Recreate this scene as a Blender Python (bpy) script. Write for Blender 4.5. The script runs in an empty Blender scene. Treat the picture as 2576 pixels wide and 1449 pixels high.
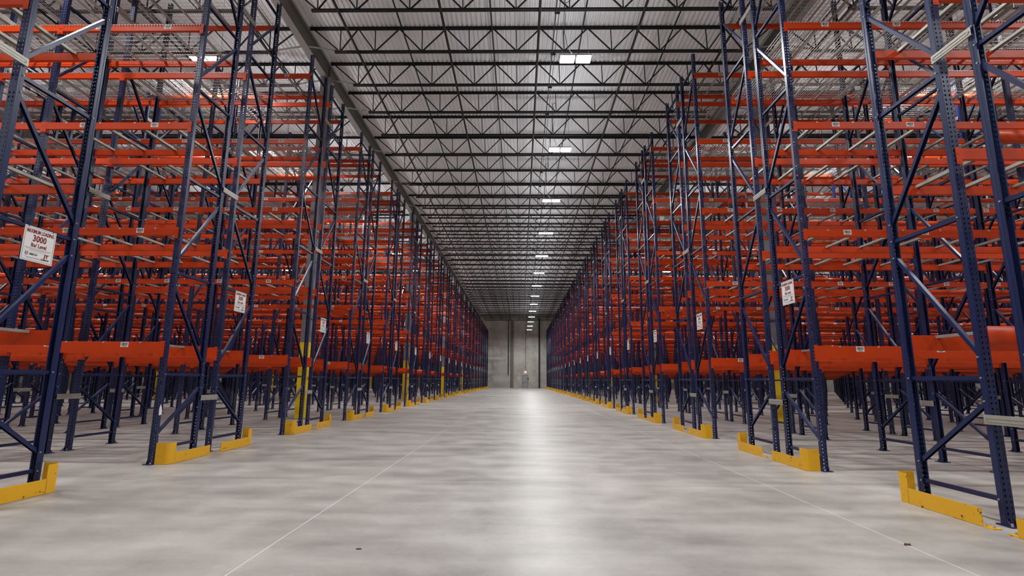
import bpy, math, random
import numpy as np
from mathutils import Matrix, Vector

random.seed(7)
scene = bpy.context.scene
COL = scene.collection

# ------------------------------------------------------------------ camera
CAM_H = 1.25
F_PX, PITCH, YAW, ROLL = 1310.02, math.radians(10.0622), math.radians(0.9613), math.radians(0.4185)
IMG_W, IMG_H = 2576, 1449
_r = np.array([math.cos(YAW), math.sin(YAW), 0])
_f = np.array([-math.sin(YAW) * math.cos(PITCH), math.cos(YAW) * math.cos(PITCH), math.sin(PITCH)])
_u = np.cross(_r, _f)
CR = _r * math.cos(ROLL) + _u * math.sin(ROLL)
CU = -_r * math.sin(ROLL) + _u * math.cos(ROLL)
CF = _f
cam_data = bpy.data.cameras.new('camera')
cam_data.sensor_fit = 'HORIZONTAL'
cam_data.sensor_width = 36.0
cam_data.lens = F_PX / IMG_W * 36.0
cam_data.clip_end = 400
cam = bpy.data.objects.new('camera', cam_data)
COL.objects.link(cam)
M = Matrix.Identity(4)
for i in range(3):
    M[i][0], M[i][1], M[i][2] = CR[i], CU[i], -CF[i]
M[2][3] = CAM_H
cam.matrix_world = M
scene.camera = cam

# ------------------------------------------------------------------ world, exposure
world = bpy.data.worlds.new('world')
scene.world = world
world.use_nodes = True
world.node_tree.nodes['Background'].inputs[0].default_value = (0.02, 0.022, 0.025, 1)
world.node_tree.nodes['Background'].inputs[1].default_value = 1.0
scene.view_settings.view_transform = 'Standard'
scene.view_settings.look = 'None'
scene.view_settings.exposure = 0.0
scene.view_settings.gamma = 1.0
scene.view_settings.use_curve_mapping = False
scene.cycles.max_bounces = 5
scene.cycles.diffuse_bounces = 3
scene.cycles.glossy_bounces = 2
scene.cycles.use_adaptive_sampling = True
scene.cycles.adaptive_threshold = 0.03
LAMP_W = 250.0          # watts of each hanging twin-panel lamp
CEILING_FILL_W = 36.0        # watts of the added upward fill that brightens the ceiling

# ------------------------------------------------------------------ layout, metres
XR, XL = 4.34, -5.37            # rack faces along the wide aisle
GR, GL = 4.11, -5.149           # outer faces of the yellow guards
PITCH_Y, Y1 = 4.2636, 7.86      # double racks repeat along the aisle; front face of rack 1
NPAIR = 20                      # rack 0 .. 19
DEPTH, FLUE = 1.035, 0.365
BAY = 2.45
NBAY = 16
PW, PD, PH = 0.083, 0.070, 9.5  # upright post
LEVELS = [1.79, 3.585, 5.38, 7.17, 8.965]
BEAM_H = [0.175, 0.115, 0.115, 0.115, 0.115]
WALL_Y, BACK_Y = 88.0, -14.0
WALL_XL, WALL_XR = -47.6, 46.6
COLX = [-7.0 + 15.2 * n for n in range(-2, 4)]
COLY = [17.0 + 15.22 * n for n in range(-1, 5)]
COL_HALF = 0.15
Z_BC, Z_TC = 11.63, 12.46       # joist chords
LAMP_Z = 9.65
ROOF_FALL = 0.006               # the roof drains towards the end wall
ROOF_Y0 = 15.0
def roof_dz(y): return -ROOF_FALL * (y - ROOF_Y0)
def pitch(o):
    o.rotation_euler.x = -math.atan(ROOF_FALL)
    o.location.z += ROOF_FALL * ROOF_Y0
    return o
LAMPX = [1.43 + 9.88 * n for n in range(-4, 5)]
LAMPY = [12.6 + 5.44 * n for n in range(-3, 14)]

def proj(p):
    d = np.array([p[0], p[1], p[2] - CAM_H])
    z = d @ CF
    if z < 0.3:
        return None
    return (IMG_W / 2 + F_PX * (d @ CR) / z, IMG_H / 2 - F_PX * (d @ CU) / z, z)

# ------------------------------------------------------------------ materials
def mat(name, color, rough=0.5, metal=0.0, spec=0.5, var=0.0, var_scale=6.0, emis=None, coat=0.0):
    m = bpy.data.materials.new(name)
    m.use_nodes = True
    nt = m.node_tree
    b = nt.nodes['Principled BSDF']
    b.inputs['Base Color'].default_value = (*color, 1)
    b.inputs['Roughness'].default_value = rough
    b.inputs['Metallic'].default_value = metal
    b.inputs['Specular IOR Level'].default_value = spec
    if coat:
        b.inputs['Coat Weight'].default_value = coat
        b.inputs['Coat Roughness'].default_value = 0.2
    if emis:
        b.inputs['Emission Color'].default_value = (*emis[0], 1)
        b.inputs['Emission Strength'].default_value = emis[1]
    if var:
        tc = nt.nodes.new('ShaderNodeTexCoord')
        nz = nt.nodes.new('ShaderNodeTexNoise')
        nz.inputs['Scale'].default_value = var_scale
        nz.inputs['Detail'].default_value = 5
        mx = nt.nodes.new('ShaderNodeMix')
        mx.data_type = 'RGBA'
        mx.inputs['A'].default_value = (*[c * (1 - var) for c in color], 1)
        mx.inputs['B'].default_value = (*[min(1, c * (1 + var)) for c in color], 1)
        nt.links.new(tc.outputs['Object'], nz.inputs['Vector'])
        nt.links.new(nz.outputs['Fac'], mx.inputs['Factor'])
        nt.links.new(mx.outputs['Result'], b.inputs['Base Color'])
    return m

def srgb(r, g, b):
    f = lambda c: (c / 255 / 12.92) if c <= 10 else ((c / 255 + 0.055) / 1.055) ** 2.4
    return (f(r), f(g), f(b))

M_BLUE = mat('blue_paint', srgb(18, 32, 74), 0.33, 0, 0.55, 0.2, 9)
M_ORANGE = mat('orange_paint', srgb(194, 60, 9), 0.38, 0, 0.35, 0.12, 5)
M_GALV = mat('galvanised_steel', srgb(176, 174, 164), 0.45, 0.55, 0.5, 0.15, 14)
M_WIRE = mat('zinc_wire', srgb(190, 190, 186), 0.4, 0.5)
M_GREY = mat('grey_paint', srgb(128, 130, 132), 0.5, 0, 0.4, 0.08, 3)
M_GIRDER = mat('girder_grey_paint', srgb(112, 110, 106), 0.55, 0, 0.4, 0.1, 3)
M_STEEL = mat('dark_steel_paint', srgb(36, 36, 38), 0.6, 0, 0.3, 0.15, 6)
M_DECK = mat('white_roof_deck', srgb(232, 233, 236), 0.45, 0.0, 0.4, 0.06, 1.5)
M_YELLOW_COL = mat('yellow_column_paint', srgb(240, 205, 20), 0.5, 0, 0.5, 0.08, 4)
M_WHITE = mat('white_print', srgb(226, 224, 222), 0.5)
M_BLACK = mat('black_print', srgb(22, 20, 20), 0.6)
M_RED = mat('red_print', srgb(120, 12, 8), 0.6)
M_CABLE = mat('black_cable', srgb(20, 20, 20), 0.6)
M_PIPE = mat('dark_pipe', srgb(38, 34, 32), 0.55, 0, 0.3)
M_HOUSING = mat('lamp_housing', srgb(210, 210, 210), 0.45)
M_LENS = mat('lamp_lens', (1, 1, 1), 0.5, emis=((1.0, 0.985, 0.95), 14.0))
M_DOOR = mat('grey_door_paint', srgb(150, 150, 152), 0.45)
M_FRAME = mat('door_frame_paint', srgb(120, 120, 122), 0.5)
M_EXIT = mat('exit_sign_face', srgb(235, 220, 214), 0.5, emis=((1.0, 0.82, 0.78), 0.5))
M_EXITRED = mat('exit_sign_letter', srgb(220, 40, 24), 0.5, emis=((1.0, 0.1, 0.05), 0.8))
M_SEAL = mat('pale_joint_sealant', srgb(206, 204, 198), 0.5)
M_BROWN = mat('brown_scrap', srgb(92, 62, 40), 0.8)
M_TIE = mat('tie_hole_plug', srgb(64, 62, 58), 0.9)

def yellow_guard_mat():
    m = mat('scuffed_yellow_paint', srgb(222, 166, 18), 0.45)
    nt = m.node_tree
    b = nt.nodes['Principled BSDF']
    tc = nt.nodes.new('ShaderNodeTexCoord')
    oi = nt.nodes.new('ShaderNodeObjectInfo')
    mul = nt.nodes.new('ShaderNodeVectorMath'); mul.operation = 'MULTIPLY_ADD'
    mul.inputs[1].default_value = (1, 1, 1)
    cmb = nt.nodes.new('ShaderNodeCombineXYZ')
    sc = nt.nodes.new('ShaderNodeMath'); sc.operation = 'MULTIPLY'; sc.inputs[1].default_value = 37.0
    nt.links.new(oi.outputs['Random'], sc.inputs[0])
    nt.links.new(sc.outputs[0], cmb.inputs[0]); nt.links.new(sc.outputs[0], cmb.inputs[2])
    nt.links.new(tc.outputs['Object'], mul.inputs[0]); nt.links.new(cmb.outputs[0], mul.inputs[2])
    nz = nt.nodes.new('ShaderNodeTexNoise'); nz.inputs['Scale'].default_value = 13; nz.inputs['Detail'].default_value = 9
    nz.inputs['Roughness'].default_value = 0.68
    rp = nt.nodes.new('ShaderNodeValToRGB')
    rp.color_ramp.elements[0].position = 0.615; rp.color_ramp.elements[0].color = (0, 0, 0, 1)
    rp.color_ramp.elements[1].position = 0.645; rp.color_ramp.elements[1].color = (1, 1, 1, 1)
    mx = nt.nodes.new('ShaderNodeMix'); mx.data_type = 'RGBA'
    mx.inputs['A'].default_value = (*srgb(222, 166, 18), 1)
    mx.inputs['B'].default_value = (*srgb(40, 30, 16), 1)
    nt.links.new(mul.outputs[0], nz.inputs['Vector'])
    nt.links.new(nz.outputs['Fac'], rp.inputs['Fac'])
    nt.links.new(rp.outputs['Color'], mx.inputs['Factor'])
    nt.links.new(mx.outputs['Result'], b.inputs['Base Color'])
    return m
M_GUARD = yellow_guard_mat()

def floor_mat():
    m = mat('polished_concrete_floor', srgb(150, 146, 140), 0.4, spec=0.32)
    nt = m.node_tree
    b = nt.nodes['Principled BSDF']
    tc = nt.nodes.new('ShaderNodeTexCoord')
    def noise(scale, det, rough, vec_scale=None):
        mp = nt.nodes.new('ShaderNodeMapping')
        if vec_scale: mp.inputs['Scale'].default_value = vec_scale
        n = nt.nodes.new('ShaderNodeTexNoise'); n.inputs['Scale'].default_value = scale
        n.inputs['Detail'].default_value = det; n.inputs['Roughness'].default_value = rough
        nt.links.new(tc.outputs['Object'], mp.inputs['Vector']); nt.links.new(mp.outputs[0], n.inputs['Vector'])
        return n
    n1 = noise(0.55, 4, 0.5, (1, 1.5, 1))
    n2 = noise(2.2, 4, 0.5)
    n3 = noise(1.1, 3, 0.5, (0.5, 2.2, 1))
    ad = nt.nodes.new('ShaderNodeMath'); ad.operation = 'ADD'
    ad2 = nt.nodes.new('ShaderNodeMath'); ad2.operation = 'MULTIPLY_ADD'; ad2.inputs[1].default_value = 0.5
    nt.links.new(n1.outputs['Fac'], ad.inputs[0]); nt.links.new(n3.outputs['Fac'], ad.inputs[1])
    nt.links.new(n2.outputs['Fac'], ad2.inputs[0]); nt.links.new(ad.outputs[0], ad2.inputs[2])
    rp = nt.nodes.new('ShaderNodeValToRGB')
    rp.color_ramp.elements[0].position = 0.38; rp.color_ramp.elements[0].color = (*srgb(132, 129, 124), 1)
    rp.color_ramp.elements[1].position = 0.62; rp.color_ramp.elements[1].color = (*srgb(180, 176, 170), 1)
    n4 = noise(14, 8, 0.75)
    ad3 = nt.nodes.new('ShaderNodeMath'); ad3.operation = 'MULTIPLY_ADD'; ad3.inputs[1].default_value = 0.5
    nt.links.new(n4.outputs['Fac'], ad3.inputs[0]); nt.links.new(ad2.outputs[0], ad3.inputs[2])
    half = nt.nodes.new('ShaderNodeMath'); half.operation = 'MULTIPLY'; half.inputs[1].default_value = 1 / 3.0
    nt.links.new(ad3.outputs[0], half.inputs[0]); nt.links.new(half.outputs[0], rp.inputs['Fac'])
    nt.links.new(rp.outputs['Color'], b.inputs['Base Color'])
    rr = nt.nodes.new('ShaderNodeMapRange'); rr.inputs['To Min'].default_value = 0.34; rr.inputs['To Max'].default_value = 0.44
    rr.inputs['From Min'].default_value = 0.35; rr.inputs['From Max'].default_value = 0.65
    nt.links.new(n2.outputs['Fac'], rr.inputs['Value']); nt.links.new(rr.outputs[0], b.inputs['Roughness'])
    return m
M_FLOOR = floor_mat()

def concrete_mat():
    m = mat('tilt_up_concrete', srgb(150, 148, 140), 0.8)
    nt = m.node_tree
    b = nt.nodes['Principled BSDF']
    tc = nt.nodes.new('ShaderNodeTexCoord')
    n1 = nt.nodes.new('ShaderNodeTexNoise'); n1.inputs['Scale'].default_value = 0.5; n1.inputs['Detail'].default_value = 8
    n1.inputs['Roughness'].default_value = 0.65
    rp = nt.nodes.new('ShaderNodeValToRGB')
    rp.color_ramp.elements[0].position = 0.3; rp.color_ramp.elements[0].color = (*srgb(146, 144, 136), 1)
    rp.color_ramp.elements[1].position = 0.7; rp.color_ramp.elements[1].color = (*srgb(196, 194, 186), 1)
    nt.links.new(tc.outputs['Object'], n1.inputs['Vector'])
    nt.links.new(n1.outputs['Fac'], rp.inputs['Fac'])
    nt.links.new(rp.outputs['Color'], b.inputs['Base Color'])
    return m
M_CONC = concrete_mat()

# ------------------------------------------------------------------ mesh helpers
class MB:
    def __init__(self):
        self.v, self.f, self.m = [], [], []
    def add(self, verts, faces, mi=0):
        o = len(self.v)
        self.v += [tuple(p) for p in verts]
        for f in faces:
            self.f.append(tuple(o + i for i in f)); self.m.append(mi)
    BOXF = [(0, 3, 2, 1), (4, 5, 6, 7), (0, 1, 5, 4), (1, 2, 6, 5), (2, 3, 7, 6), (3, 0, 4, 7)]
    def box(self, x0, x1, y0, y1, z0, z1, mi=0):
        self.add([(x0, y0, z0), (x1, y0, z0), (x1, y1, z0), (x0, y1, z0), (x0, y0, z1), (x1, y0, z1), (x1, y1, z1), (x0, y1, z1)], self.BOXF, mi)
    def prism(self, pts, axis, a, b, mi=0, cap=True):
        """closed profile pts (2D) extruded along axis from a to b"""
        n = len(pts)
        def P(p, t):
            return {'x': (t, p[0], p[1]), 'y': (p[0], t, p[1]), 'z': (p[0], p[1], t)}[axis]
        vs = [P(p, a) for p in pts] + [P(p, b) for p in pts]
        fs = [(i, (i + 1) % n, n + (i + 1) % n, n + i) for i in range(n)]
        if cap:
            fs += [tuple(reversed(range(n))), tuple(range(n, 2 * n))]
        self.add(vs, fs, mi)
    def bar(self, p, q, prof, up=(1, 0, 0), mi=0, cap=True):
        """profile (s,t) swept from p to q; s along `up`-ish, t perpendicular"""
        p, q = Vector(p), Vector(q)
        d = (q - p).normalized()
        s = Vector(up); s = (s - d * s.dot(d)).normalized()
        t = s.cross(d)
        n = len(prof)
        vs = [p + s * a + t * b for a, b in prof] + [q + s * a + t * b for a, b in prof]
        fs = [(i, (i + 1) % n, n + (i + 1) % n, n + i) for i in range(n)]
        if cap:
            fs += [tuple(reversed(range(n))), tuple(range(n, 2 * n))]
        self.add(vs, fs, mi)
    def cyl(self, p, q, r, n=8, mi=0):
        self.bar(p, q, [(r * math.cos(2 * math.pi * i / n), r * math.sin(2 * math.pi * i / n)) for i in range(n)],
                 up=(1, 0, 0) if abs((Vector(q) - Vector(p)).normalized().x) < 0.9 else (0, 1, 0), mi=mi)
    def join(self, other, mat4=None, mi_off=0):
        o = len(self.v)
        self.v += [tuple(mat4 @ Vector(p)) if mat4 else p for p in other.v]
        self.f += [tuple(o + i for i in f) for f in other.f]
        self.m += [k + mi_off for k in other.m]
    def mesh(self, name, mats):
        me = bpy.data.meshes.new(name)
        me.from_pydata(self.v, [], self.f)
        for m_ in (mats if isinstance(mats, (list, tuple)) else [mats]):
            me.materials.append(m_)
        if any(self.m):
            me.polygons.foreach_set('material_index', self.m)
        me.update()
        bm_fix(me)
        return me

def bm_fix(me):
    import bmesh
    bm = bmesh.new(); bm.from_mesh(me)
    bmesh.ops.recalc_face_normals(bm, faces=bm.faces)
    bm.to_mesh(me); bm.free()

def rect(w, h):
    return [(-w / 2, -h / 2), (w / 2, -h / 2), (w / 2, h / 2), (-w / 2, h / 2)]

def obj(name, me, parent=None, loc=(0, 0, 0), rz=0.0):
    o = bpy.data.objects.new(name, me)
    o.location = loc
    if rz: o.rotation_euler = (0, 0, rz)
    COL.objects.link(o)
    if parent is not None: o.parent = parent
    return o

def tag(o, label=None, cat=None, group=None, kind=None):
    if label: o['label'] = label
    if cat: o['category'] = cat
    if group: o['group'] = group
    if kind: o['kind'] = kind
    return o

def tiled(name, template, offs, material, flips=None):
    """one mesh: the template MB repeated at every offset (numpy)"""
    V = np.array(template.v, float); F = template.f
    offs = np.asarray(offs, float)
    n, nv = len(offs), len(V)
    allv = np.repeat(V[None], n, 0)
    if flips is not None:
        fl = np.asarray(flips, float)[:, None]
        allv[:, :, 0] *= fl; allv[:, :, 1] *= fl
    allv = (allv + offs[:, None, :]).reshape(-1, 3)
    lens = np.array([len(f) for f in F]); flat = np.concatenate([np.array(f) for f in F])
    loops = (flat[None] + (np.arange(n) * nv)[:, None]).reshape(-1)
    tot = np.tile(lens, n); start = np.concatenate([[0], np.cumsum(tot)[:-1]])
    me = bpy.data.meshes.new(name)
    me.vertices.add(len(allv)); me.vertices.foreach_set('co', allv.reshape(-1))
    me.loops.add(len(loops)); me.loops.foreach_set('vertex_index', loops.astype(np.int32))
    me.polygons.add(len(tot)); me.polygons.foreach_set('loop_start', start.astype(np.int32))
    me.materials.append(material)
    me.update(calc_edges=True)
    me.validate()
    return me

ORD = ('zeroth first second third fourth fifth sixth seventh eighth ninth tenth eleventh twelfth thirteenth fourteenth fifteenth '
       'sixteenth seventeenth eighteenth nineteenth twentieth').split()
NUM = 'zero one two three four five six seven eight nine ten eleven twelve thirteen fourteen fifteen sixteen seventeen'.split()
def rack_ord(k): return ORD[NPAIR - k]
SIDE = {1: 'lamp side', -1: 'opposite side'}
ROW = {0: 'off-wall', 1: 'wall-side'}
def pair_y(k): return Y1 + (k - 1) * PITCH_Y
def row_y(k, r): return pair_y(k) + r * (DEPTH + FLUE)
def post_x(s, b): return (XR + PW / 2 + b * BAY) if s > 0 else (XL - PW / 2 - b * BAY)

# ================================================================== the setting
def build_setting():
    m = MB(); m.box(WALL_XL, WALL_XR, BACK_Y, WALL_Y, -0.2, 0)
    fl = tag(obj('floor', m.mesh('floor', M_FLOOR)), 'polished grey concrete slab floor', kind='structure')
    sj = MB(); sj.box(-0.0045, 0.0045, BACK_Y + 0.05, WALL_Y - 0.02, 0.0002, 0.0012)
    me = sj.mesh('joint_strip', M_SEAL)
    for x in (-1.89, 3.035):
        obj('joint_strip', me, fl, (x, 0, 0))
    cj = MB(); cj.box(WALL_XL + 0.1, WALL_XR - 0.1, -0.004, 0.004, 0.0002, 0.0010)
    me = cj.mesh('cross_joint_strip', M_SEAL)
    for y in (6.80, 25.9, 45.0, 64.0):
        obj('cross_joint_strip', me, fl, (0, y, 0))
    # corrugated roof deck
    pts = []
    x = WALL_XL
    p = 0.1524
    zl, zh = Z_TC + 0.035, Z_TC + 0.078
    while x < WALL_XR:
        pts += [(x, zl), (x + 0.062, zl), (x + 0.078, zh), (x + 0.136, zh)]
        x += p
    n = len(pts)
    m = MB()
    vs = [(a, BACK_Y, b) for a, b in pts] + [(a, WALL_Y, b) for a, b in pts]
    m.add(vs, [(i, i + 1, n + i + 1, n + i) for i in range(n - 1)])
    m.box(WALL_XL, WALL_XR, BACK_Y, WALL_Y, zh + 0.01, zh + 0.2)
    tag(pitch(obj('ceiling', m.mesh('ceiling', M_DECK))), 'white corrugated steel roof deck', kind='structure')
    # end wall of tilt-up panels
    H = Z_TC + 0.3
    joints = [WALL_XL, -38, -28.6, -19.2, -10.0, -1.62, 0.94, 3.16, 10.5, 19.9, 29.3, 38.7, WALL_XR]
    wall = MB(); wall.box(WALL_XL, WALL_XR, WALL_Y + 0.12, WALL_Y + 0.3, 0, H)
    w = tag(obj('wall_end', wall.mesh('wall_end', M_CONC)), 'tall grey concrete end wall of cast panels', kind='structure')
    for a, b in zip(joints[:-1], joints[1:]):
        mm = MB(); mm.box(a + 0.012, b - 0.012, WALL_Y, WALL_Y + 0.12, 0, H)
        pn = obj('panel', mm.mesh('panel', M_CONC), w)
    # tie-hole plugs
    tm = MB(); tm.cyl((0, -0.012, 0), (0, 0.01, 0), 0.055, 10)
    tme = tm.mesh('tie_hole_plug', M_TIE)
    for x in (-5.2, -1.95, -0.35, 2.35):
        for z in (0.9, 2.9, 4.6, 6.9, 9.9):
            obj('tie_hole_plug', tme, w, (x, WALL_Y, z))
    for nm, x0, x1, y0, y1 in (('wall_left', WALL_XL - 0.3, WALL_XL, BACK_Y, WALL_Y + 0.3), ('wall_right', WALL_XR, WALL_XR + 0.3, BACK_Y, WALL_Y + 0.3),
                               ('wall_back', WALL_XL - 0.3, WALL_XR + 0.3, BACK_Y - 0.3, BACK_Y)):
        mm = MB(); mm.box(x0, x1, y0, y1, 0, H)
        tag(obj(nm, mm.mesh(nm, M_CONC)), 'plain grey concrete warehouse wall', kind='structure')
    # pilasters on the end wall
    mm = MB(); mm.box(-0.23, 0.23, -0.16, 0, 0, 11.2)
    tag(obj('trim_1', mm.mesh('trim_1', mat('darker_concrete', srgb(112, 108, 96), 0.85, var=0.15, var_scale=0.7)), loc=(-1.36, WALL_Y, 0)),
        'wide dark concrete pilaster on the end wall', kind='structure')
    mm = MB(); mm.box(-0.11, 0.11, -0.24, 0, 0, 11.6)
    tag(obj('trim_2', mm.mesh('trim_2', M_STEEL), loc=(3.16, WALL_Y, 0)), 'narrow dark steel post against the end wall', kind='structure')
    mm = MB(); mm.cyl((0, -0.1, 2.1), (0, -0.1, 11.4), 0.06, 8)
    for z in (3, 6, 9): mm.box(-0.08, 0.08, -0.1, -.002, z, z + 0.05)
    tag(obj('downpipe', mm.mesh('downpipe', M_STEEL), loc=(-2.0, WALL_Y, 0)), 'thin dark pipe running down the end wall beside the pilaster', 'pipe')
    # door
    d = bpy.data.objects.new('door_1', None); COL.objects.link(d); d.location = (0.82, WALL_Y, 0)
    tag(d, 'grey steel exit door in the concrete end wall', kind='structure')
    mm = MB(); mm.box(-0.45, 0.45, -0.04, -0.002, 0.01, 2.05); obj('door_leaf', mm.mesh('door_leaf', M_DOOR), d)
    mm = MB(); mm.box(-0.53, -0.455, -0.07, 0, 0, 2.13); mm.box(0.455, 0.53, -0.07, 0, 0, 2.13); mm.box(-0.455, 0.455, -0.07, 0, 2.06, 2.13)
    obj('door_frame', mm.mesh('door_frame', M_FRAME), d)
    mm = MB(); mm.box(-0.38, 0.38, -0.09, -0.05, 0.95, 1.02); mm.box(-0.4, -0.34, -0.06, -0.04, 0.93, 1.04); mm.box(0.34, 0.4, -0.06, -0.04, 0.93, 1.04)
    obj('push_bar', mm.mesh('push_bar', M_GALV), d)
    # exit sign
    mm = MB(); mm.box(-0.2, 0.2, -0.07, 0, -0.16, 0.16)
    ex = tag(obj('exit_sign', mm.mesh('exit_sign', M_EXIT), loc=(0.86, WALL_Y, 2.62)), 'small lit exit sign above the grey door', 'sign')
    obj('lettering', text_mesh('EXIT', 0.2, 0.36, M_EXITRED), ex, (0, -0.073, -0.02)).rotation_euler = (math.pi / 2, 0, 0)
    mm = MB(); mm.cyl((0, -0.05, 0.16), (0, -0.05, 9.0), 0.018, 6)
    obj('conduit', mm.mesh('sign_conduit', M_STEEL), ex)
    for x, lab in ((-0.32, 'small white alarm box on the end wall, hinge side of the door'), (1.32, 'small dark call point on the end wall, lamp side of the door')):
        mm = MB(); mm.box(-0.09, 0.09, -0.08, 0, -0.13, 0.13); mm.box(-0.06, 0.06, -0.11, -0.08, -0.06, 0.08)
        tag(obj('wall_box', mm.mesh('wall_box', M_WHITE if x < 0 else M_STEEL), loc=(x, WALL_Y, 1.55)), lab, 'alarm box')

_text_cache = {}
def text_mesh(body, size, width, material, bold=0.0):
    cu = bpy.data.curves.new('lettering', 'FONT')
    cu.body = body; cu.size = size; cu.align_x = 'CENTER'; cu.align_y = 'CENTER'
    cu.resolution_u = 2; cu.offset = bold; cu.extrude = 0.0005
    o = bpy.data.objects.new('lettering', cu); COL.objects.link(o)
    bpy.context.view_layer.update()
    dg = bpy.context.evaluated_depsgraph_get()
    me = bpy.data.meshes.new_from_object(o.evaluated_get(dg))
    bpy.data.objects.remove(o); bpy.data.curves.remove(cu)
    co = np.zeros(len(me.vertices) * 3); me.vertices.foreach_get('co', co); co = co.reshape(-1, 3)
    w = co[:, 0].max() - co[:, 0].min()
    if width: co[:, 0] *= width / w
    co[:, 0] -= (co[:, 0].max() + co[:, 0].min()) / 2
    co[:, 1] -= (co[:, 1].max() + co[:, 1].min()) / 2
    me.vertices.foreach_set('co', co.reshape(-1))
    me.materials.clear(); me.materials.append(material); me.update()
    return me

build_setting()

# ------------------------------------------------------------------ columns and girders
def build_frame_of_hall():
    h = COL_HALF
    zy = 2.42
    ZT = 11.81
    lo = MB(); lo.box(-h - 0.006, h + 0.006, -h - 0.006, h + 0.006, 0.02, zy)
    bp = MB(); bp.box(-0.23, 0.23, -0.23, 0.23, 0, 0.02)
    for a in (-0.19, 0.19):
        for b in (-0.19, 0.19): bp.cyl((a, b, 0.02), (a, b, 0.05), 0.014, 6)
    me_bp, me_lo = bp.mesh('column_base', M_GREY), lo.mesh('column_foot', M_YELLOW_COL)
    for j, y in enumerate(COLY):
        zt = ZT + roof_dz(y) - .003
        up = MB(); up.box(-h, h, -h, h, zy, zt - .03)
        cp = MB(); cp.box(-0.2, 0.2, -0.24, 0.24, zt - 0.03, zt)
        for s in (-1, 1):
            cp.prism([(s * 0.15, zt - 0.35), (s * 0.15, zt - 0.03), (s * 0.24, zt - 0.03)], 'x', -0.01, 0.01)
        meshes = [('base_plate', me_bp), ('painted_foot', me_lo), ('shaft', up.mesh('column_shaft', M_GREY)), ('cap', cp.mesh('column_cap', M_GREY))]
        for i, x in enumerate(COLX):
            if y < 0: continue
            if not (WALL_XL < x < WALL_XR) or abs(x) > 30: continue
            e = bpy.data.objects.new('building_column', None); COL.objects.link(e); e.location = (x, y, 0)
            tag(e, 'grey square steel column with yellow painted foot among the racks', kind='structure')
            for nme, me in meshes: obj(nme, me, e)
    # girders
    z0, z1 = 11.81, 12.40
    for x in COLX:
        if abs(x) > 40: continue
        g = MB()
        prof = [(-.11, z0), (.11, z0), (.11, z0 + .022), (.009, z0 + .022), (.009, z1 - .022), (.11, z1 - .022), (.11, z1), (-.11, z1), (-.11, z1 - .022), (-.009, z1 - .022), (-.009, z0 + .022), (-.11, z0 + .022)]
        g.prism(prof, 'y', BACK_Y, WALL_Y)
        gi = tag(pitch(obj('roof_girder', g.mesh('roof_girder', M_GIRDER), loc=(x, 0, 0))), 'long grey steel roof girder carried by the columns', kind='structure')
        st = MB(); st.box(-.105, -.009, -.006, .006, z0 + .022, z1 - .022); st.box(.009, .105, -.006, .006, z0 + .022, z1 - .022)
        sme = st.mesh('stiffener', M_GIRDER)
        for y in COLY: obj('stiffener', sme, gi, (0, y, 0))
build_frame_of_hall()

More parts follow.
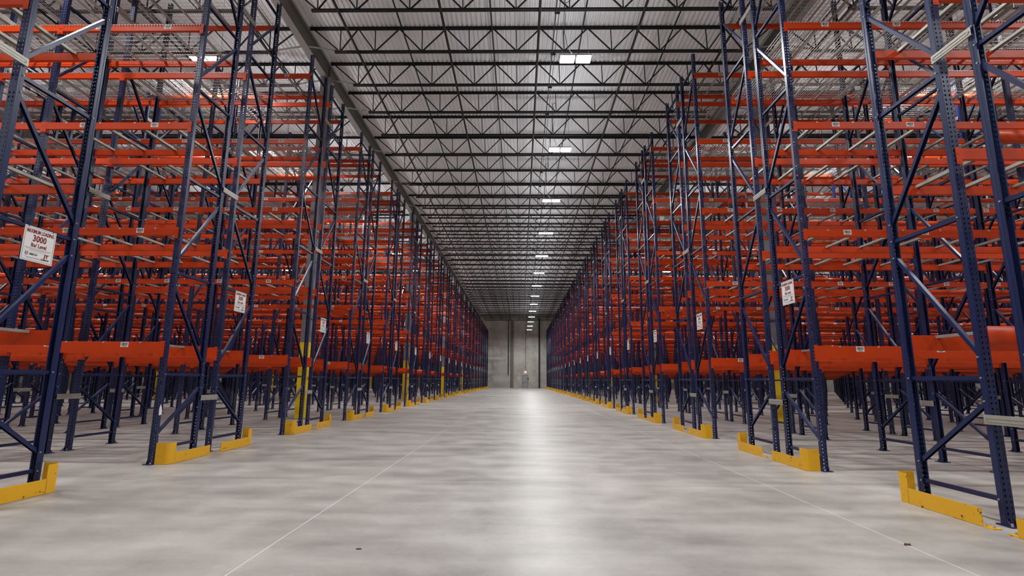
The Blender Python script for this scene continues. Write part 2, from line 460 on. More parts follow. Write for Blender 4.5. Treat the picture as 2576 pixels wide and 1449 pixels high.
# ------------------------------------------------------------------ roof joists
JW = 15.2
JY = [15.1 + 1.9 * i for i in range(-8, 39) if 15.1 + 1.9 * i < WALL_Y - 0.3]
def build_joists():
    half = JW / 2 - 0.12
    nodes = [-6.45, -5.32, -3.8, -2.28, -0.76, 0.76, 2.28, 3.8, 5.32, 6.45]
    peaks = [-5.9, -4.56, -3.04, -1.52, 0, 1.52, 3.04, 4.56, 5.9]
    tc = MB()
    for s in (-1, 1):   # paired angles
        tc.box(-half, half, min(s * .008, s * .055), max(s * .008, s * .055), Z_TC + .024, Z_TC + .033)
        tc.box(-half, half, min(s * .008, s * .015), max(s * .008, s * .015), Z_TC - .058, Z_TC + .024)
    bc = MB()
    for s in (-1, 1):
        bc.box(-6.62, 6.62, min(s * .008, s * .05), max(s * .008, s * .05), Z_BC - .035, Z_BC - .026)
        bc.box(-6.62, 6.62, min(s * .008, s * .015), max(s * .008, s * .015), Z_BC - .026, Z_BC + .048)
    r = .0125
    pr = rect(.036, .036)
    segs = []
    zt, zb = Z_TC - .01, Z_BC + .005
    for i, nx in enumerate(nodes):
        segs.append(('v', (nx, 0, zb), (nx - 0.02, 0, zt)))
        pl = peaks[i - 1] if i > 0 else -half + .12
        prr = peaks[i] if i < len(peaks) else half - .12
        segs.append(('d', (nx, 0, zb), (pl, 0, zt)))
        segs.append(('d', (nx, 0, zb), (prr, 0, zt)))
    me_t, me_b = tc.mesh('top_chord', M_STEEL), bc.mesh('bottom_chord', M_STEEL)
    web_me = []
    allw = MB()
    for k, p, q in segs:
        m_ = MB(); m_.bar(p, q, pr if k == 'd' else rect(.028, .028), up=(0, 1, 0))
        web_me.append(m_.mesh('web_member', M_STEEL)); allw.join(m_)
    # kicker angles from girder bottom flange to bottom chord
    kick = MB()
    kick.bar((-7.5, 0, 11.83), (-6.1, 0, Z_BC - .03), rect(.07, .012), up=(0, 1, 0))
    kick.bar((7.5, 0, 11.83), (6.1, 0, Z_BC - .03), rect(.07, .012), up=(0, 1, 0))
    me_k = kick.mesh('kicker_brace', M_GIRDER)
    me_w = allw.mesh('web', M_STEEL)
    for gi, xc in enumerate([0.6 + JW * n for n in range(-2, 3)]):
        for j, y in enumerate(JY):
            e = bpy.data.objects.new('roof_joist', None); COL.objects.link(e); e.location = (xc, y, roof_dz(y))
            tag(e, 'dark open-web steel roof joist under the white deck', kind='structure')
            obj('top_chord', me_t, e); obj('bottom_chord', me_b, e)
            if gi == 2 and 10 < y < 32:
                for wm in web_me: obj('web_member', wm, e)
            else:
                obj('web', me_w, e)
            if j % 2 == 0 or 14 < y < 20: obj('kicker_brace', me_k, e)
    # bridging angles along the hall, at the top chords
    br = MB(); br.box(-.018, .018, 6, WALL_Y - .1, Z_TC - .095, Z_TC - .060)
    me = br.mesh('bridging_angle', M_STEEL)
    for x in (-20.2, -17.3, -14.4, -11.5, -8.6, -3.85, -0.95, 1.95, 4.85, 9.4, 12.3, 15.2, 18.1):
        tag(pitch(obj('bridging_angle', me, loc=(x, 0, 0))), 'thin dark bridging angle across the roof joist tops', kind='structure')
    # sprinkler lines with heads, hung under the bottom chords
    pm = MB(); pm.cyl((0, 6, 0), (0, WALL_Y - .1, 0), .038, 8)
    pme = pm.mesh('pipe', M_PIPE)
    hm = MB(); hm.cyl((0, 0, -.02), (0, 0, -.085), .018, 6); hm.cyl((0, 0, -.085), (0, 0, -.094), .04, 8); hm.cyl((-.045, 0, 0), (.045, 0, 0), .03, 8)
    hme = hm.mesh('sprinkler_head', M_PIPE)
    for i, x in enumerate([-19.6, -16.7, -13.8, -10.9, -8.1, -5.22, -2.3, 0.51, 3.46, 6.3, 9.2, 12.1, 15, 17.9]):
        side = 'over the wide aisle' if -5.5 < x < 4.4 else 'over the racks'
        nth = ORD[i - 7] if i > 7 else ORD[8 - i]
        o = tag(pitch(obj('sprinkler_pipe', pme, loc=(x, 0, Z_BC - .075))), f'dark sprinkler pipe {side}, {nth} from the lamp row on its {SIDE[1 if i > 7 else -1]}', 'pipe', 'sprinkler pipes under the roof')
        if -6 < x < 5:
            for j in range(0, len(JY)):
                y = JY[j] - 0.16
                if 8 < y < 60 and j % 2 == 0: obj('sprinkler_head', hme, o, (0, y, 0))
    # conduit that feeds the lamp row
    cm = MB(); cm.cyl((0, 4, 0), (0, WALL_Y - .1, 0), .016, 6); cm.cyl((.09, 4, .0), (.09, WALL_Y - .1, 0), .009, 6)
    for y in JY: cm.box(-.03, .12, y + .06, y + .10, -.02, .03)
    tag(pitch(obj('lamp_conduit', cm.mesh('lamp_conduit', M_CABLE), loc=(0.97, 0, Z_BC - .06))), 'dark conduit running along the joists beside the lamp row', 'conduit')
build_joists()

# ------------------------------------------------------------------ hanging lamps
def build_lamps():
    hs = MB(); hs.box(-.43, .43, -.03, .03, .05, .075)
    for c in (-.215, .215):
        hs.box(c - .195, c + .195, -.17, .17, .012, .05)
    hs.box(-.1, .1, -.06, .06, .075, .13)
    h_me = hs.mesh('housing', M_HOUSING)
    ln = MB(); ln.box(-.185, .185, -.16, .16, 0, .012)
    l_me = ln.mesh('lens', M_LENS)
    ztop = Z_BC - .1 - LAMP_Z
    zdeck = Z_TC + .036 - LAMP_Z
    cb = MB()
    cb.cyl((-.36, 0, .07), (-.22, 0, zdeck), .004, 5); cb.cyl((.36, 0, .07), (.22, 0, zdeck), .004, 5)
    w_me = cb.mesh('hanger_wire', M_CABLE)
    cc = MB()
    pts = [(-.05, 0, .13), (-.2, 0, .35), (-.28, 0, .8), (-.26, 0, 1.3), (-.28, 0, ztop - .1), (-.2, 0, ztop), (-.12, 0, ztop - .12), (-.24, 0, ztop - .2), (-.28, 0, ztop)]
    for a, b in zip(pts[:-1], pts[1:]): cc.cyl(a, b, .008, 6)
    c_me = cc.mesh('power_cable', M_CABLE)
    ld = bpy.data.lights.new('lamp_light', 'AREA')
    ld.shape = 'RECTANGLE'; ld.size = .80; ld.size_y = .32; ld.energy = LAMP_W; ld.color = (.985, .99, 1.0)
    ld.spread = math.radians(164)
    lu = bpy.data.lights.new('ceiling_fill_light', 'AREA'); lu.shape = 'RECTANGLE'; lu.size = .8; lu.size_y = .3; lu.energy = CEILING_FILL_W; lu.color = ld.color  # added fill above each fixture, aimed at the roof deck to lighten it
    for ix, x in enumerate(LAMPX):
        for j, y in enumerate(LAMPY):
            n = len(LAMPY) - j
            where = 'over the wide aisle' if ix == 4 else f'row {NUM[abs(ix - 4)]} over racks, ' + SIDE[1 if ix > 4 else -1]
            e = bpy.data.objects.new('hanging_lamp', None); COL.objects.link(e); dz = roof_dz(y) if ix == 4 else max(0.0, roof_dz(y)); e.location = (x, y, LAMP_Z + dz)
            tag(e, f'white twin-panel hanging lamp {where}, {ORD[n]} from end wall', 'lamp', 'hanging lamps over the wide aisle' if ix == 4 else 'hanging lamps over the racks')
            obj('housing', h_me, e)
            for c in (-.215, .215): obj('lens', l_me, e, (c, 0, 0))
            hw = obj('hanger_wire', w_me, e); hw.scale.z = (zdeck + roof_dz(y) - dz) / zdeck
            if y > 5 and abs(ix - 4) < 3: obj('power_cable', c_me, e).scale.z = hw.scale.z
            lo = bpy.data.objects.new('lamp_light', ld); COL.objects.link(lo); lo.parent = e; lo.location = (0, 0, -.012)
            lo = bpy.data.objects.new('ceiling_fill_light', lu); COL.objects.link(lo); lo.parent = e; lo.location = (0, 0, .15); lo.rotation_euler = (math.pi, 0, 0)
build_lamps()

# ================================================================== racks
# ---- parts of an upright frame (outer post on -Y)
HZ = [.22, 1.305, 2.88, 4.45, 6.02, 7.59, 9.16]
DG = [(-1, .42, 1, 1.09), (1, 1.50, -1, 2.68), (-1, 3.08, 1, 4.26), (1, 4.65, -1, 5.83), (-1, 6.22, 1, 7.39), (1, 7.79, -1, 8.96)]
T = .0028
def post_mb():
    m = MB()
    hw, hd = PW / 2, PD / 2
    # flanges with a rolled step and inward lips
    for s in (-1, 1):
        outer = [(s * hw, -hd + T), (s * hw, -hd + .026), (s * (hw - .004), -hd + .032), (s * (hw - .004), hd), (s * (hw - .016), hd)]
        inner = [(s * (hw - .016), hd - T), (s * (hw - .004 - T), hd - T), (s * (hw - .004 - T), -hd + .032), (s * (hw - T), -hd + .026), (s * (hw - T), -hd + T)]
        m.prism(outer + inner, 'z', .012, PH)
    # web with two columns of teardrop holes
    cols = [-.021, .021]
    cell_h = .0508
    n = int((PH - .05) / cell_h)
    z_start = .012 + (PH - .012 - n * cell_h) / 2
    xs_edges = [(-hw, 0.0), (0.0, hw)]
    m.box(-hw, hw, -hd, -hd + T, .012, z_start); m.box(-hw, hw, -hd, -hd + T, z_start + n * cell_h, PH)
    hole = [(-.0085, .006), (-.0085, -.0005), (-.004, -.013), (.004, -.013), (.0085, -.0005), (.0085, .006), (.004, .011), (-.004, .011)]
    for ci, cx in enumerate(cols):
        x0, x1 = xs_edges[ci]
        for i in range(n):
            z0 = z_start + i * cell_h; z1 = z0 + cell_h; zc = (z0 + z1) / 2
            rc = [(x0, zc), (x0, z0), (cx - .004, z0), (cx + .004, z0), (x1, z0), (x1, zc), (x1, z1), (x0, z1)]
            rc = [(x0, z1), (x0, zc), (x0, z0), (x1, z0), (x1, zc), (x1, z1), (cx + .004, z1), (cx - .004, z1)]
            hl = [(cx + a, zc + b) for a, b in hole]
            vs = [(a, -hd, b) for a, b in rc] + [(a, -hd, b) for a, b in hl] + [(a, -hd + T, b) for a, b in rc] + [(a, -hd + T, b) for a, b in hl]
            fs = []
            for k in range(8):
                k2 = (k + 1) % 8
                fs.append((k, k2, 8 + k2, 8 + k))
                fs.append((16 + k2, 16 + k, 24 + k, 24 + k2))
                fs.append((8 + k, 8 + k2, 24 + k2, 24 + k))
            m.add(vs, fs)
    return m
def base_mb():
    m = MB(); m.box(-.065, .065, -.10, .06, 0, .011)
    for s in (-1, 1):
        m.cyl((s * .035, -.075, .011), (s * .035, -.075, .035), .011, 6, mi=1)
        m.prism([(-.037, .011), (-.037, .06), (-.07, .011)], 'x', s * .04 - .003, s * .04 + .003)
    return m
YB = DEPTH / 2 - .045
CH = [(-.02, -.02), (-.02, .02), (.02, .02), (.02, -.02), (.0175, -.02), (.0175, .0175), (-.0175, .0175), (-.0175, -.02)]
def chan(m, p, q):
    m.bar(p, q, CH, up=(1, 0, 0))
def hbrace_mb():
    m = MB(); chan(m, (0, -YB - .007, 0), (0, YB + .007, 0))
    for s in (-1, 1):
        for sx in (-1, 1): m.cyl((sx * (PW / 2 - .004), s * (YB - .007), 0), (sx * (PW / 2 + .006), s * (YB - .007), 0), .009, 6, mi=1)
    return m
def dbrace_mb(a, za, b, zb):
    m = MB(); chan(m, (0, a * YB, za), (0, b * YB, zb)) if zb > za and b > a else chan(m, (0, b * YB, zb), (0, a * YB, za))
    for s, z in ((a, za), (b, zb)):
        for sx in (-1, 1): m.cyl((sx * (PW / 2 - .004), s * (YB - .007), z), (sx * (PW / 2 + .006), s * (YB - .007), z), .009, 6, mi=1)
    return m
post_m, base_m, hb_m = post_mb(), base_mb(), hbrace_mb()
db_ms = [dbrace_mb(*d) for d in DG]
BG = [M_BLUE, M_GALV]
ME_POST, ME_BASE, ME_HB = post_m.mesh('post', M_BLUE), base_m.mesh('base_plate', BG), hb_m.mesh('horizontal_brace', BG)
ME_DB = [d.mesh('diagonal_brace', BG) for d in db_ms]
YP = DEPTH / 2 - PD / 2
whole = MB()
for s in (-1, 1):
    R = Matrix.Translation((0, s * YP, 0)) @ (Matrix.Rotation(math.pi, 4, 'Z') if s > 0 else Matrix.Identity(4))
    whole.join(post_m, R); whole.join(base_m, R)
for z in HZ: whole.join(hb_m, Matrix.Translation((0, 0, z)))
for d in db_ms: whole.join(d)
ME_FRAME = whole.mesh('upright_frame', BG)

# ---- choose which repeats are objects of their own: the largest in the picture
def score(p, size, b):
    q = proj(p)
    if q is None: return 0
    if not (-120 < q[0] < IMG_W + 120): return 0
    return size / (q[2] ** 2) / (1 + .55 * b)

frames = []
for k in range(NPAIR):
    for r in (0, 1):
        for s in (1, -1):
            for b in range(NBAY + 1):
                y = row_y(k, r) + DEPTH / 2; x = post_x(s, b)
                p = (x, y, min(4.0, 1.25 + .55 * y))
                sc = score(p, 1, b)
                if sc == 0: sc = score((x, y, 1.0), 1, b)
                frames.append((sc, k, r, s, b, x, y))
# those wholly behind the camera's view are left out
vis = sorted([f for f in frames if f[0] > 0], key=lambda f: -f[0])
own, rest = vis[:290], vis[290:]
near_set = set()
for i, (sc, k, r, s, b, x, y) in enumerate(own):
    rz = math.pi if r else 0.0
    if b == 0: lab = f'blue aisle-end rack frame, {ROW[r]} row of {rack_ord(k)} double rack from end wall, {SIDE[s]}'
    else: lab = f'blue rack frame {NUM[b]} bays in, {ROW[r]} row, {rack_ord(k)} double rack from end wall, {SIDE[s]}'
    if i < 64:
        e = bpy.data.objects.new('upright_frame', None); COL.objects.link(e); e.location = (x, y, 0); e.rotation_euler = (0, 0, rz)
        for sg in (-1, 1):
            po = obj('post', ME_POST, e, (0, sg * YP, 0), math.pi if sg > 0 else 0)
            obj('base_plate', ME_BASE, po)
        for z in HZ: obj('horizontal_brace', ME_HB, e, (0, 0, z))
        for dm in ME_DB: obj('diagonal_brace', dm, e)
        if (k, r, s, b) == (1, 0, -1, 0):
            sm = MB(); sm.add([(0, -.03, 0), (0, .03, .01), (0, .033, .06), (0, .012, .12), (0, -.012, .165), (0, -.035, .1), (.0015, -.03, 0), (.0015, .03, .01), (.0015, .033, .06), (.0015, .012, .12), (.0015, -.012, .165), (.0015, -.035, .1)],
                              [tuple(range(6)), tuple(reversed(range(6, 12)))] + [(a, (a + 1) % 6, 6 + (a + 1) % 6, 6 + a) for a in range(6)])
            st = obj('torn_sticker', sm.mesh('torn_sticker', M_WHITE), e, (PW / 2 + .001, -YP + .002, .70)); st['label'] = 'torn white paper sticker'
    else:
        e = obj('upright_frame', ME_FRAME, None, (x, y, 0), rz)
    tag(e, lab, 'rack frame', 'upright frames of the pallet racks')
# the remaining frames: one object
tf = MB()
for s in (-1, 1):
    y0, y1 = sorted((s * DEPTH / 2, s * (DEPTH / 2 - PD)))
    if s < 0:
        tf.box(-PW / 2, PW / 2, y0, y0 + .006, 0, PH)
    else:
        tf.box(-PW / 2, PW / 2, y1 - .006, y1, 0, PH)
    tf.box(-PW / 2, -PW / 2 + .006, y0, y1, 0, PH); tf.box(PW / 2 - .006, PW / 2, y0, y1, 0, PH)
for z in HZ: tf.box(-.02, .02, -DEPTH / 2 + PD, DEPTH / 2 - PD, z - .02, z + .02)
for a, za, b, zb in DG: tf.bar((0, a * YB, za), (0, b * YB, zb), rect(.04, .04), up=(1, 0, 0))
me = tiled('rack_framework', tf, [(f[5], f[6], 0) for f in rest], M_BLUE, [-1 if f[2] else 1 for f in rest])
tag(obj('rack_framework', me), 'dense mass of dark blue rack frames deep between the rows', 'rack frames', kind='stuff')

# ---- beams
BL = BAY - PW
def beam_prof(h):
    return [(-.008, -h), (.042, -h), (.042, -.040), (.018, -.040), (.018, 0), (-.008, 0)]
def conn_mb(h, s):
    m = MB()
    a, b = sorted((s * (BL / 2 - .001), s * (BL / 2 + .052)))
    m.box(a, b, -.010, -.0045, -h - .055, .012)
    c, d = sorted((s * (BL / 2 - .006), s * (BL / 2 - .001)))
    m.box(c, d, -.010, .045, -h - .055, .012)
    for z in (-h - .03, -h / 2): m.cyl((s * (BL / 2 + .03), -.010, z), (s * (BL / 2 + .03), -.014, z), .008, 6)
    return m
def label_mb():
    m = MB(); m.box(-.06, .06, -.0095, -.008, -.082, -.006, 0)
    rr = random.Random(3); x = -.048
    while x < .046:
        w = rr.choice((.003, .005, .008)); m.box(x, min(x + w, .048), -.0102, -.0094, -.058, -.016, 1); x += w + rr.choice((.003, .006))
    m.box(-.03, .03, -.0102, -.0094, -.072, -.065, 1)
    return m
ME_LABEL = label_mb().mesh('barcode_label', [M_WHITE, M_BLACK])
ME_BEAM, ME_CONN, ME_BEAM_ALL, ME_BEAM_PLAIN = {}, {}, {}, {}
for h in set(BEAM_H):
    bm_ = MB(); bm_.prism(beam_prof(h), 'x', -BL / 2 + .006, BL / 2 - .006)
    ME_BEAM[h] = bm_.mesh('beam', M_ORANGE)
    ME_CONN[h] = [conn_mb(h, s).mesh('end_connector', M_ORANGE) for s in (-1, 1)]
    for lab in (0, 1):
        al = MB(); al.join(bm_)
        for s in (-1, 1): al.join(conn_mb(h, s))
        if lab:
            L = label_mb()
            for x in (-.56, .62): al.join(L, Matrix.Translation((x, 0, 0)), 1)
        (ME_BEAM_ALL if lab else ME_BEAM_PLAIN)[h] = al.mesh('beam', [M_ORANGE, M_WHITE, M_BLACK])

beams = []
for k in range(NPAIR):
    for r in (0, 1):
        for s in (1, -1):
            for b in range(NBAY):
                xc = (post_x(s, b) + post_x(s, b + 1)) / 2
                for lv, z in enumerate(LEVELS):
                    for side in (0, 1):     # 0: face towards lower y
                        y = row_y(k, r) + (0 if side == 0 else DEPTH)
                        q = proj((xc, y, z))
                        sc = 0
                        if q and -200 < q[0] < IMG_W + 200 and -60 < q[1] < IMG_H:
                            aisle = (side == 0) == (r == 0)
                            sc = (1.6 if aisle else 1.0) * (1.5 if side == 0 else 1) / q[2] ** 2 / (1 + .6 * b)
                        infield = q is not None and -900 < q[0] < IMG_W + 900
                        beams.append((sc, k, r, s, b, lv, side, xc, y, z, infield))
bs = sorted([b for b in beams if b[0] > 0], key=lambda b: -b[0])
own_b = bs[:300]
own_keys = set(b[1:7] for b in own_b)
rest_b = [b for b in beams if b[1:7] not in own_keys and (b[10] or b[1] < 3)]
LVN = ['level-one', 'level-two', 'level-three', 'level-four', 'top-level']
for i, (sc, k, r, s, b, lv, side, xc, y, z, _) in enumerate(own_b):
    h = BEAM_H[lv]
    aisle = (side == 0) == (r == 0)
    rz = 0 if side == 0 else math.pi
    lab = f"orange {LVN[lv]} {'aisle' if aisle else 'flue'} beam, bay {NUM[b + 1]}, {ROW[r]} row, {rack_ord(k)} double rack from end wall, {SIDE[s]}"
    if i < 110:
        e = bpy.data.objects.new('shelf_beam', None); COL.objects.link(e); e.location = (xc, y, z); e.rotation_euler = (0, 0, rz)
        obj('beam', ME_BEAM[h], e)
        for cm in ME_CONN[h]: obj('end_connector', cm, e)
        if aisle:
            for lx in (-.56, .62): obj('barcode_label', ME_LABEL, e, (lx, 0, 0))
    else:
        e = obj('shelf_beam', (ME_BEAM_ALL if aisle else ME_BEAM_PLAIN)[h], None, (xc, y, z), rz)
    tag(e, lab, 'beam', 'orange beams of the pallet racks')
def beam_t(h, lab):
    m = MB(); m.box(-BL / 2, BL / 2, -.008, .042, -h, 0)
    return m
vs_parts = []
for h in sorted(set(BEAM_H)):
    sel = [b for b in rest_b if BEAM_H[b[5]] == h]
    vs_parts.append((beam_t(h, 0), [(b[7], b[8], b[9]) for b in sel], [1 if b[6] == 0 else -1 for b in sel]))
def tiled_multi(name, parts, mats):
    mes = [tiled(name, t, o, mt, fl) for (t, o, fl), mt in zip(parts, mats)]
    return mes
mb_all = [tiled('far_beams', t, o, M_ORANGE, fl) for t, o, fl in vs_parts]
import bmesh
bmj = bmesh.new()
for me in mb_all: bmj.from_mesh(me)
me = bpy.data.meshes.new('rack_beaming'); bmj.to_mesh(me); bmj.free(); me.materials.append(M_ORANGE)
tag(obj('rack_beaming', me), 'dense mass of orange rack beams deep between the rows', 'rack beams', kind='stuff')
# barcode labels on the beams of that mass, nearest part
lt = MB(); lt.box(-.06, .06, -.0105, -.008, -.082, -.006)
lo_, lf_ = [], []
for b in rest_b:
    if ((b[6] == 0) == (b[2] == 0)) and b[6] == 0 and b[8] < 50:
        for x in (-.56, .62): lo_.append((b[7] + x, b[8], b[9])); lf_.append(1)
me = tiled('rack_labelling', lt, lo_, M_WHITE, lf_)
tag(obj('rack_labelling', me), 'many small white labels on the far orange beams', 'labels', kind='stuff')

# ---- pallet support bars (levels 1-3) and wire decks (levels 4-5)
def bar_mb(n=8):
    m = MB()
    m.bar((0, .021, -.018), (0, DEPTH - .021, -.018), [(-.026, -.017), (-.026, .017), (.026, .017), (.026, -.017), (.022, -.017), (.022, .013), (-.022, .013), (-.022, -.017)], up=(1, 0, 0))
    for y0, y1 in ((-.0105, .021), (DEPTH - .021, DEPTH + .0105)):
        m.box(-.014, .014, y0, y1, .0005, .003)
    m.box(-.014, .014, -.0115, -.0085, -.022, .003); m.box(-.014, .014, DEPTH + .0085, DEPTH + .0115, -.022, .003)
    return m
ME_BAR = bar_mb().mesh('support_bar', M_GALV)
BAR_X = [-.855, -.285, .29, .86]
bars = []
colset = [(x, y) for x in COLX for y in COLY]
def near_col(x, y0, dx):
    return any(abs(x - cx) < dx + COL_HALF and y0 - COL_HALF - .03 < cy < y0 + DEPTH + COL_HALF + .03 for cx, cy in colset)
for k in range(NPAIR):
    for r in (0, 1):
        for s in (1, -1):
            for b in range(NBAY):
                xc = (post_x(s, b) + post_x(s, b + 1)) / 2
                y = row_y(k, r)
                for lv in (0, 1, 2):
                    for bi, bx in enumerate(BAR_X):
                        if near_col(xc + bx, y, .05): continue
                        q = proj((xc + bx, y + .5, LEVELS[lv]))
                        if q is None: continue
                        sc = 0
                        if -50 < q[0] < IMG_W + 50 and 0 < q[1] < IMG_H: sc = (1.3 if lv else .5) / q[2] ** 2 / (1 + .5 * b)
                        bars.append((sc, k, r, s, b, lv, xc + bx, y, LEVELS[lv], -700 < q[0] < IMG_W + 700, bi + 1 if s > 0 else 4 - bi))
bars.sort(key=lambda t: -t[0])
for (sc, k, r, s, b, lv, x, y, z, _, nb) in bars[:280]:
    o = obj('pallet_support', ME_BAR, None, (x, y, z))
    tag(o, f'grey {ORD[nb]} {LVN[lv]} support bar, bay {NUM[b + 1]}, {ROW[r]} row, {rack_ord(k)} rack from end wall, {SIDE[s]}', 'support bar', 'grey bars across the rack beams')
bt = MB(); bt.box(-.026, .026, .02, DEPTH - .02, -.035, -.001)
me = tiled('rack_support_bars', bt, [(t[6], t[7], t[8]) for t in bars[280:] if t[9]], M_GALV)
tag(obj('rack_supporting', me), 'many grey support bars lying on the far rack beams', 'support bars', kind='stuff')

DL = BL / 2 - .03
def deck_mb():
    m = MB(); w = .0028
    n = 24
    for i in range(n + 1):
        x = -DL / 2 + DL * i / n
        m.bar((x, -.012, .009), (x, DEPTH + .012, .009), rect(2 * w, 2 * w), up=(1, 0, 0), cap=False)
        for yy in (-.012, DEPTH + .012): m.bar((x, yy, .009), (x, yy, -.018), rect(2 * w, 2 * w), up=(1, 0, 0), cap=False)
    for i in range(11):
        y = -.006 + (DEPTH + .012) * i / 10
        m.bar((-DL / 2, y, .0035), (DL / 2, y, .0035), rect(2 * w, 2 * w), up=(0, 1, 0), cap=False)
    for x in (-DL / 2 + .12, 0, DL / 2 - .12):
        m.bar((x, .02, -.018), (x, DEPTH - .02, -.018), [(-.025, .016), (.025, .016), (.008, -.016), (-.008, -.016)], up=(1, 0, 0))
    return m
ME_DECK = deck_mb().mesh('wire_deck', M_WIRE)
decks = []
for k in range(NPAIR):
    for r in (0, 1):
        for s in (1, -1):
            for b in range(NBAY):
                xc = (post_x(s, b) + post_x(s, b + 1)) / 2
                y = row_y(k, r)
                for lv in (3, 4):
                    for hx in (-1, 1):
                        x = xc + hx * (DL / 2 + .012)
                        if near_col(x, y, DL / 2 + .02): continue
                        q = proj((x, y + .5, LEVELS[lv]))
                        if q is None: continue
                        sc = 0
                        if -60 < q[0] < IMG_W + 60 and -20 < q[1] < IMG_H: sc = 1 / q[2] ** 2 / (1 + .35 * b)
                        decks.append((sc, k, r, s, b, lv, x, y, LEVELS[lv], -700 < q[0] < IMG_W + 700, 'outer' if hx * s < 0 else 'inner'))
decks.sort(key=lambda t: -t[0])
for (sc, k, r, s, b, lv, x, y, z, _, half) in decks[:260]:
    o = obj('wire_deck', ME_DECK, None, (x, y, z))
    tag(o, f'{half} wire deck, {LVN[lv]}, bay {NUM[b + 1]}, {ROW[r]} row, {rack_ord(k)} double rack from end wall, {SIDE[s]}', 'wire deck', 'wire decks on the upper rack levels')
dt = MB()
for i in range(9):
    x = -DL / 2 + DL * i / 8; dt.bar((x, 0, .008), (x, DEPTH, .008), rect(.009, .006), up=(1, 0, 0), cap=False)
for i in range(5):
    y = .02 + (DEPTH - .04) * i / 4; dt.bar((-DL / 2, y, .003), (DL / 2, y, .003), rect(.008, .006), up=(0, 1, 0), cap=False)
for x in (-DL / 2 + .12, 0, DL / 2 - .12): dt.bar((x, .02, -.018), (x, DEPTH - .02, -.018), rect(.04, .03), up=(1, 0, 0), cap=False)
me = tiled('rack_decking', dt, [(t[6], t[7], t[8]) for t in decks[260:] if t[9]], M_WIRE)
tag(obj('rack_decking', me), 'many zinc wire decks on the upper levels of the far racks', 'wire decks', kind='stuff')

# ---- row spacers between the two frames of a double rack
def spacer_mb():
    m = MB(); t = .003; L = FLUE / 2 + .06; h = .043
    m.box(-t, 0, -L, L, -h, h)
    m.box(-.02, -t, -L, L, h - t, h); m.box(-.02, -t, -L, L, -h, -h + t)
    for z in (-.016, .016): m.box(0, .004, -L + .03, L - .03, z - .004, z + .004)
    for y in (-L + .025, L - .025): m.cyl((0, y, 0), (.008, y, 0), .010, 6)
    return m
ME_SP = spacer_mb().mesh('row_spacer', M_GALV)
sp = []
for k in range(NPAIR):
    for s in (1, -1):
        for b in range(4):
            for zi, z in enumerate((.925, 4.60, 8.25)):
                x = post_x(s, b) - s * (PW / 2 + .022); y = pair_y(k) + DEPTH + FLUE / 2
                q = proj((x, y, z))
                if q is None or not (-40 < q[0] < IMG_W + 40): continue
                sp.append((1 / q[2] ** 2 / (1 + b), k, s, b, zi, x, y, z))
sp.sort(key=lambda t: -t[0])
for (sc, k, s, b, zi, x, y, z) in sp[:240]:
    o = obj('row_spacer', ME_SP, None, (x, y, z), math.pi if s > 0 else 0)
    where = 'aisle-end' if b == 0 else f'{NUM[b]}-bays-in'
    tag(o, f"silver {('low', 'middle', 'high')[zi]} row spacer, {where} frames of {rack_ord(k)} double rack from end wall, {SIDE[s]}", 'spacer', 'silver spacers between back-to-back racks')

# ---- yellow rack-end guards: right-hand variant built per (sx, sy)
def guard_meshes(sx, sy):
    """local origin: aisle face of rail at x=0, outer (pick-aisle) end at y=0; rack lies at +sx, rail runs to +sy"""
    t, L, R = .007, 1.05, .065
    def fix(m):
        o = MB(); o.v = [(p[0] * sx, p[1] * sy, p[2]) for p in m.v]; o.f = m.f; o.m = m.m; return o
    rail = MB(); rail.box(0, t, .155, L, .004, .158)
    rail.box(t, .075, .30, .42, 0, .008); rail.box(t, .075, .75, .87, 0, .008)
    # corner shield: plate bent through a right angle
    path = [(0, .165), (0, R)]
    for i in range(1, 8):
        a = math.pi / 2 * i / 8; path.append((R - R * math.cos(a), R - R * math.sin(a)))
    path += [(R, 0), (.195, 0)]
    sh = MB()
    inn = []
    for i, p in enumerate(path):
        if i < 2: nrm = (1, 0)
        elif i >= len(path) - 2: nrm = (0, 1)
        else:
            a = math.pi / 2 * (i - 1) / 8; nrm = (math.cos(a), math.sin(a))
        inn.append((p[0] + nrm[0] * t, p[1] + nrm[1] * t))
    sh.prism(path + inn[::-1], 'z', .003, .305)
    sh2 = MB(); sh2.box(.03, .17, .03, .12, 0, .008)
    foot = MB(); foot.box(-.0, .085, L - .005, L + .095, 0, .009)
    foot.prism([(L - .004, .009), (L - .004, .035), (L + .022, .009)], 'x', .03, .036)
    foot.cyl((.045, L + .065, .009), (.045, L + .065, .032), .006, 6, mi=1); foot.cyl((.045, L + .065, .009), (.045, L + .065, .016), .013, 6, mi=1)
    sh.join(sh2)
    return (fix(rail).mesh('rail', M_GUARD), fix(sh).mesh('corner_shield', M_GUARD), fix(foot).mesh('foot_plate', [M_GUARD, M_GALV]))
GM = {(sx, sy): guard_meshes(sx, sy) for sx in (-1, 1) for sy in (-1, 1)}
for k in range(NPAIR):
    for r in (0, 1):
        for s in (1, -1):
            sy = 1 if r == 0 else -1
            y = pair_y(k) + (.0 if r == 0 else 2 * DEPTH + FLUE)
            if y < .5: continue
            e = bpy.data.objects.new('rack_end_guard', None); COL.objects.link(e)
            e.location = (GR if s > 0 else GL, y, 0)
            tag(e, f'scuffed yellow floor guard, {ROW[r]} row of {rack_ord(k)} double rack from end wall, {SIDE[s]}', 'rack guard', 'yellow guards along the wide aisle')
            for nme, me in zip(('rail', 'corner_shield', 'foot_plate'), GM[(s, sy)]): obj(nme, me, e)

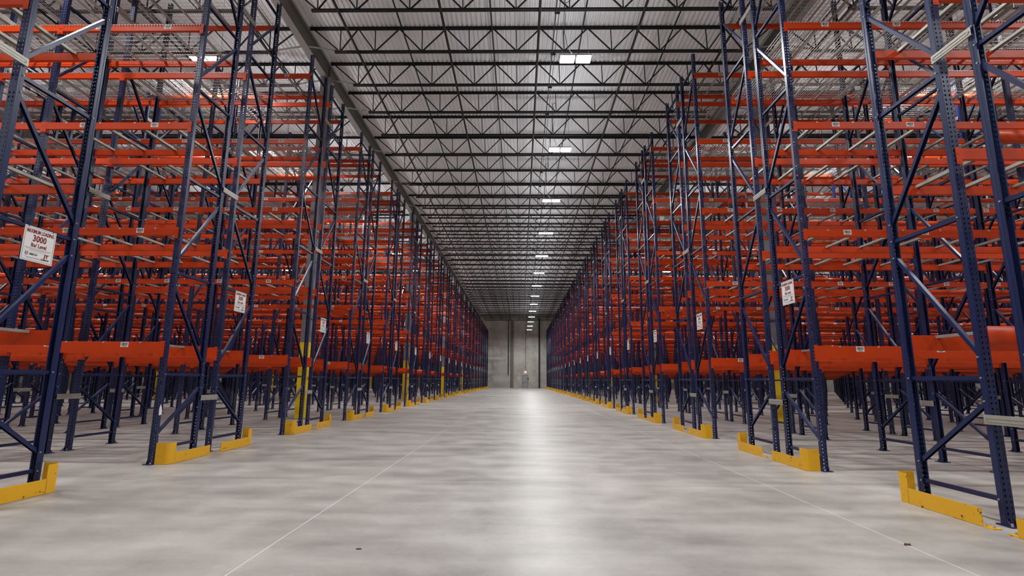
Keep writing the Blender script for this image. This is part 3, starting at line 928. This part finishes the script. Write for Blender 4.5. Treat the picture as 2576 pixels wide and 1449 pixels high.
# ---- load signs
def sign_meshes():
    w = .385
    pan = MB(); pan.box(-w / 2, w / 2, 0, .003, -w / 2, w / 2)
    bor = MB(); a = w / 2 - .012; b = a - .003
    for x0, x1, z0, z1 in ((-a, a, b, a), (-a, a, -a, -b), (-a, -b, -b, b), (b, a, -b, b)): bor.box(x0, x1, -.0008, .0002, z0, z1)
    bor.box(-a + .01, a - .01, -.0008, .0002, -.083, -.0815)
    parts = [('border_print', bor.mesh('border_print', M_BLACK), (0, 0, 0))]
    parts.append(('heading_print', text_mesh('MAXIMUM LOADING', .058, .33, M_RED, .0022), (0, -.0008, .142)))
    parts.append(('number_print', text_mesh('3000', .10, .165, M_RED, .003), (0, -.0008, .068)))
    parts.append(('unit_print', text_mesh('lbs/ Level', .062, .185, M_RED, .0018), (0, -.0008, -.008)))
    fine = MB()
    rr = random.Random(5)
    for z, hw in ((-.045, .165), (-.056, .15), (-.067, .10), (-.150, .11), (-.158, .08)):
        x = -hw
        while x < hw:
            l = rr.uniform(.008, .02); fine.box(x - (.04 if z < -.1 else 0), min(x + l, hw) - (.04 if z < -.1 else 0), -.0008, .0002, z - .0016, z + .0016); x += l + .005
    parts.append(('small_print', fine.mesh('small_print', M_BLACK), (0, 0, 0)))
    lg = MB()
    for i in range(16):
        a0 = 2 * math.pi * i / 16; a1 = 2 * math.pi * (i + 1) / 16
        lg.add([(r_ * math.cos(aa), yy, r_ * math.sin(aa)) for yy in (-.0008, .0002) for r_, aa in ((.021, a0), (.021, a1), (.016, a1), (.016, a0))],
               [(0, 1, 2, 3), (7, 6, 5, 4), (0, 4, 5, 1), (2, 6, 7, 3)])
    for i in range(3):
        aa = 2 * math.pi * i / 3 + .5; lg.bar((0, -.0003, 0), (.017 * math.cos(aa), -.0003, .017 * math.sin(aa)), rect(.001, .006), up=(0, 1, 0))
    parts.append(('round_logo', lg.mesh('round_logo', mat('logo_navy', srgb(40, 36, 74), .6)), (-.13, 0, -.112)))
    parts.append(('logo_name_print', text_mesh('ABCO', .032, .098, M_BLACK, .0012), (-.05, -.0008, -.112)))
    parts.append(('monogram_print', text_mesh('JT', .05, .062, M_RED, .0026), (.105, -.0008, -.112)))
    parts.append(('company_print', text_mesh('LOGISTICS', .022, .098, M_BLACK, .0012), (.098, -.0008, -.148)))
    ties = MB()
    for x in (-.15, .15): ties.box(x - .004, x + .004, -.002, .05, w / 2 - .012, w / 2 + .012)
    parts.append(('tie', ties.mesh('tie', M_BLACK), (0, 0, 0)))
    return pan.mesh('sign_panel', M_WHITE), parts
PAN, SPARTS = sign_meshes()
for k in range(NPAIR):
    for s in (1, -1):
        r = 0 if s > 0 else 1
        y = row_y(k, r) + (.57 if s > 0 else .59)
        x = (XR + PW / 2 - .026) if s > 0 else (XL - PW / 2 + .026)
        if y < 3: continue
        jit = random.uniform(-.03, .03)
        e = obj('load_sign', PAN, None, (x, y + jit, 2.695), -math.pi / 2 if s > 0 else math.pi / 2)
        tag(e, f'white square load limit sign hung on {rack_ord(k)} double rack from end wall, {SIDE[s]}', 'sign', 'load limit signs at rack ends')
        for nme, me, loc in SPARTS:
            if y > 34 and nme not in ('number_print', 'heading_print', 'unit_print'): continue
            o = obj(nme, me, e, loc)
            if nme.endswith('_print') and nme not in ('border_print', 'small_print'): o.rotation_euler = (math.pi / 2, 0, 0)

# ---- scraps on the floor
m = MB(); m.add([(-.03, -.01, 0), (.02, -.016, 0), (.035, .008, 0), (-.015, .018, 0), (-.025, -.006, .012), (.018, -.01, .016), (.028, .006, .008), (-.012, .012, .014)], MB.BOXF)
tag(obj('wood_scrap', m.mesh('wood_scrap', M_BROWN), loc=(3.04, 4.42, 0)), 'small brown wood scrap lying on the pale floor joint', 'scrap')
m = MB(); m.add([(-.02, -.008, 0), (.022, -.004, 0), (.02, .01, 0), (-.012, .008, 0), (-.018, -.006, .006), (.018, -.002, .008), (.016, .008, .005), (-.01, .006, .007)], MB.BOXF)
tag(obj('paper_scrap', m.mesh('paper_scrap', M_TIE), loc=(-1.2, 4.15, 0)), 'tiny dark scrap lying on the open concrete floor', 'scrap')
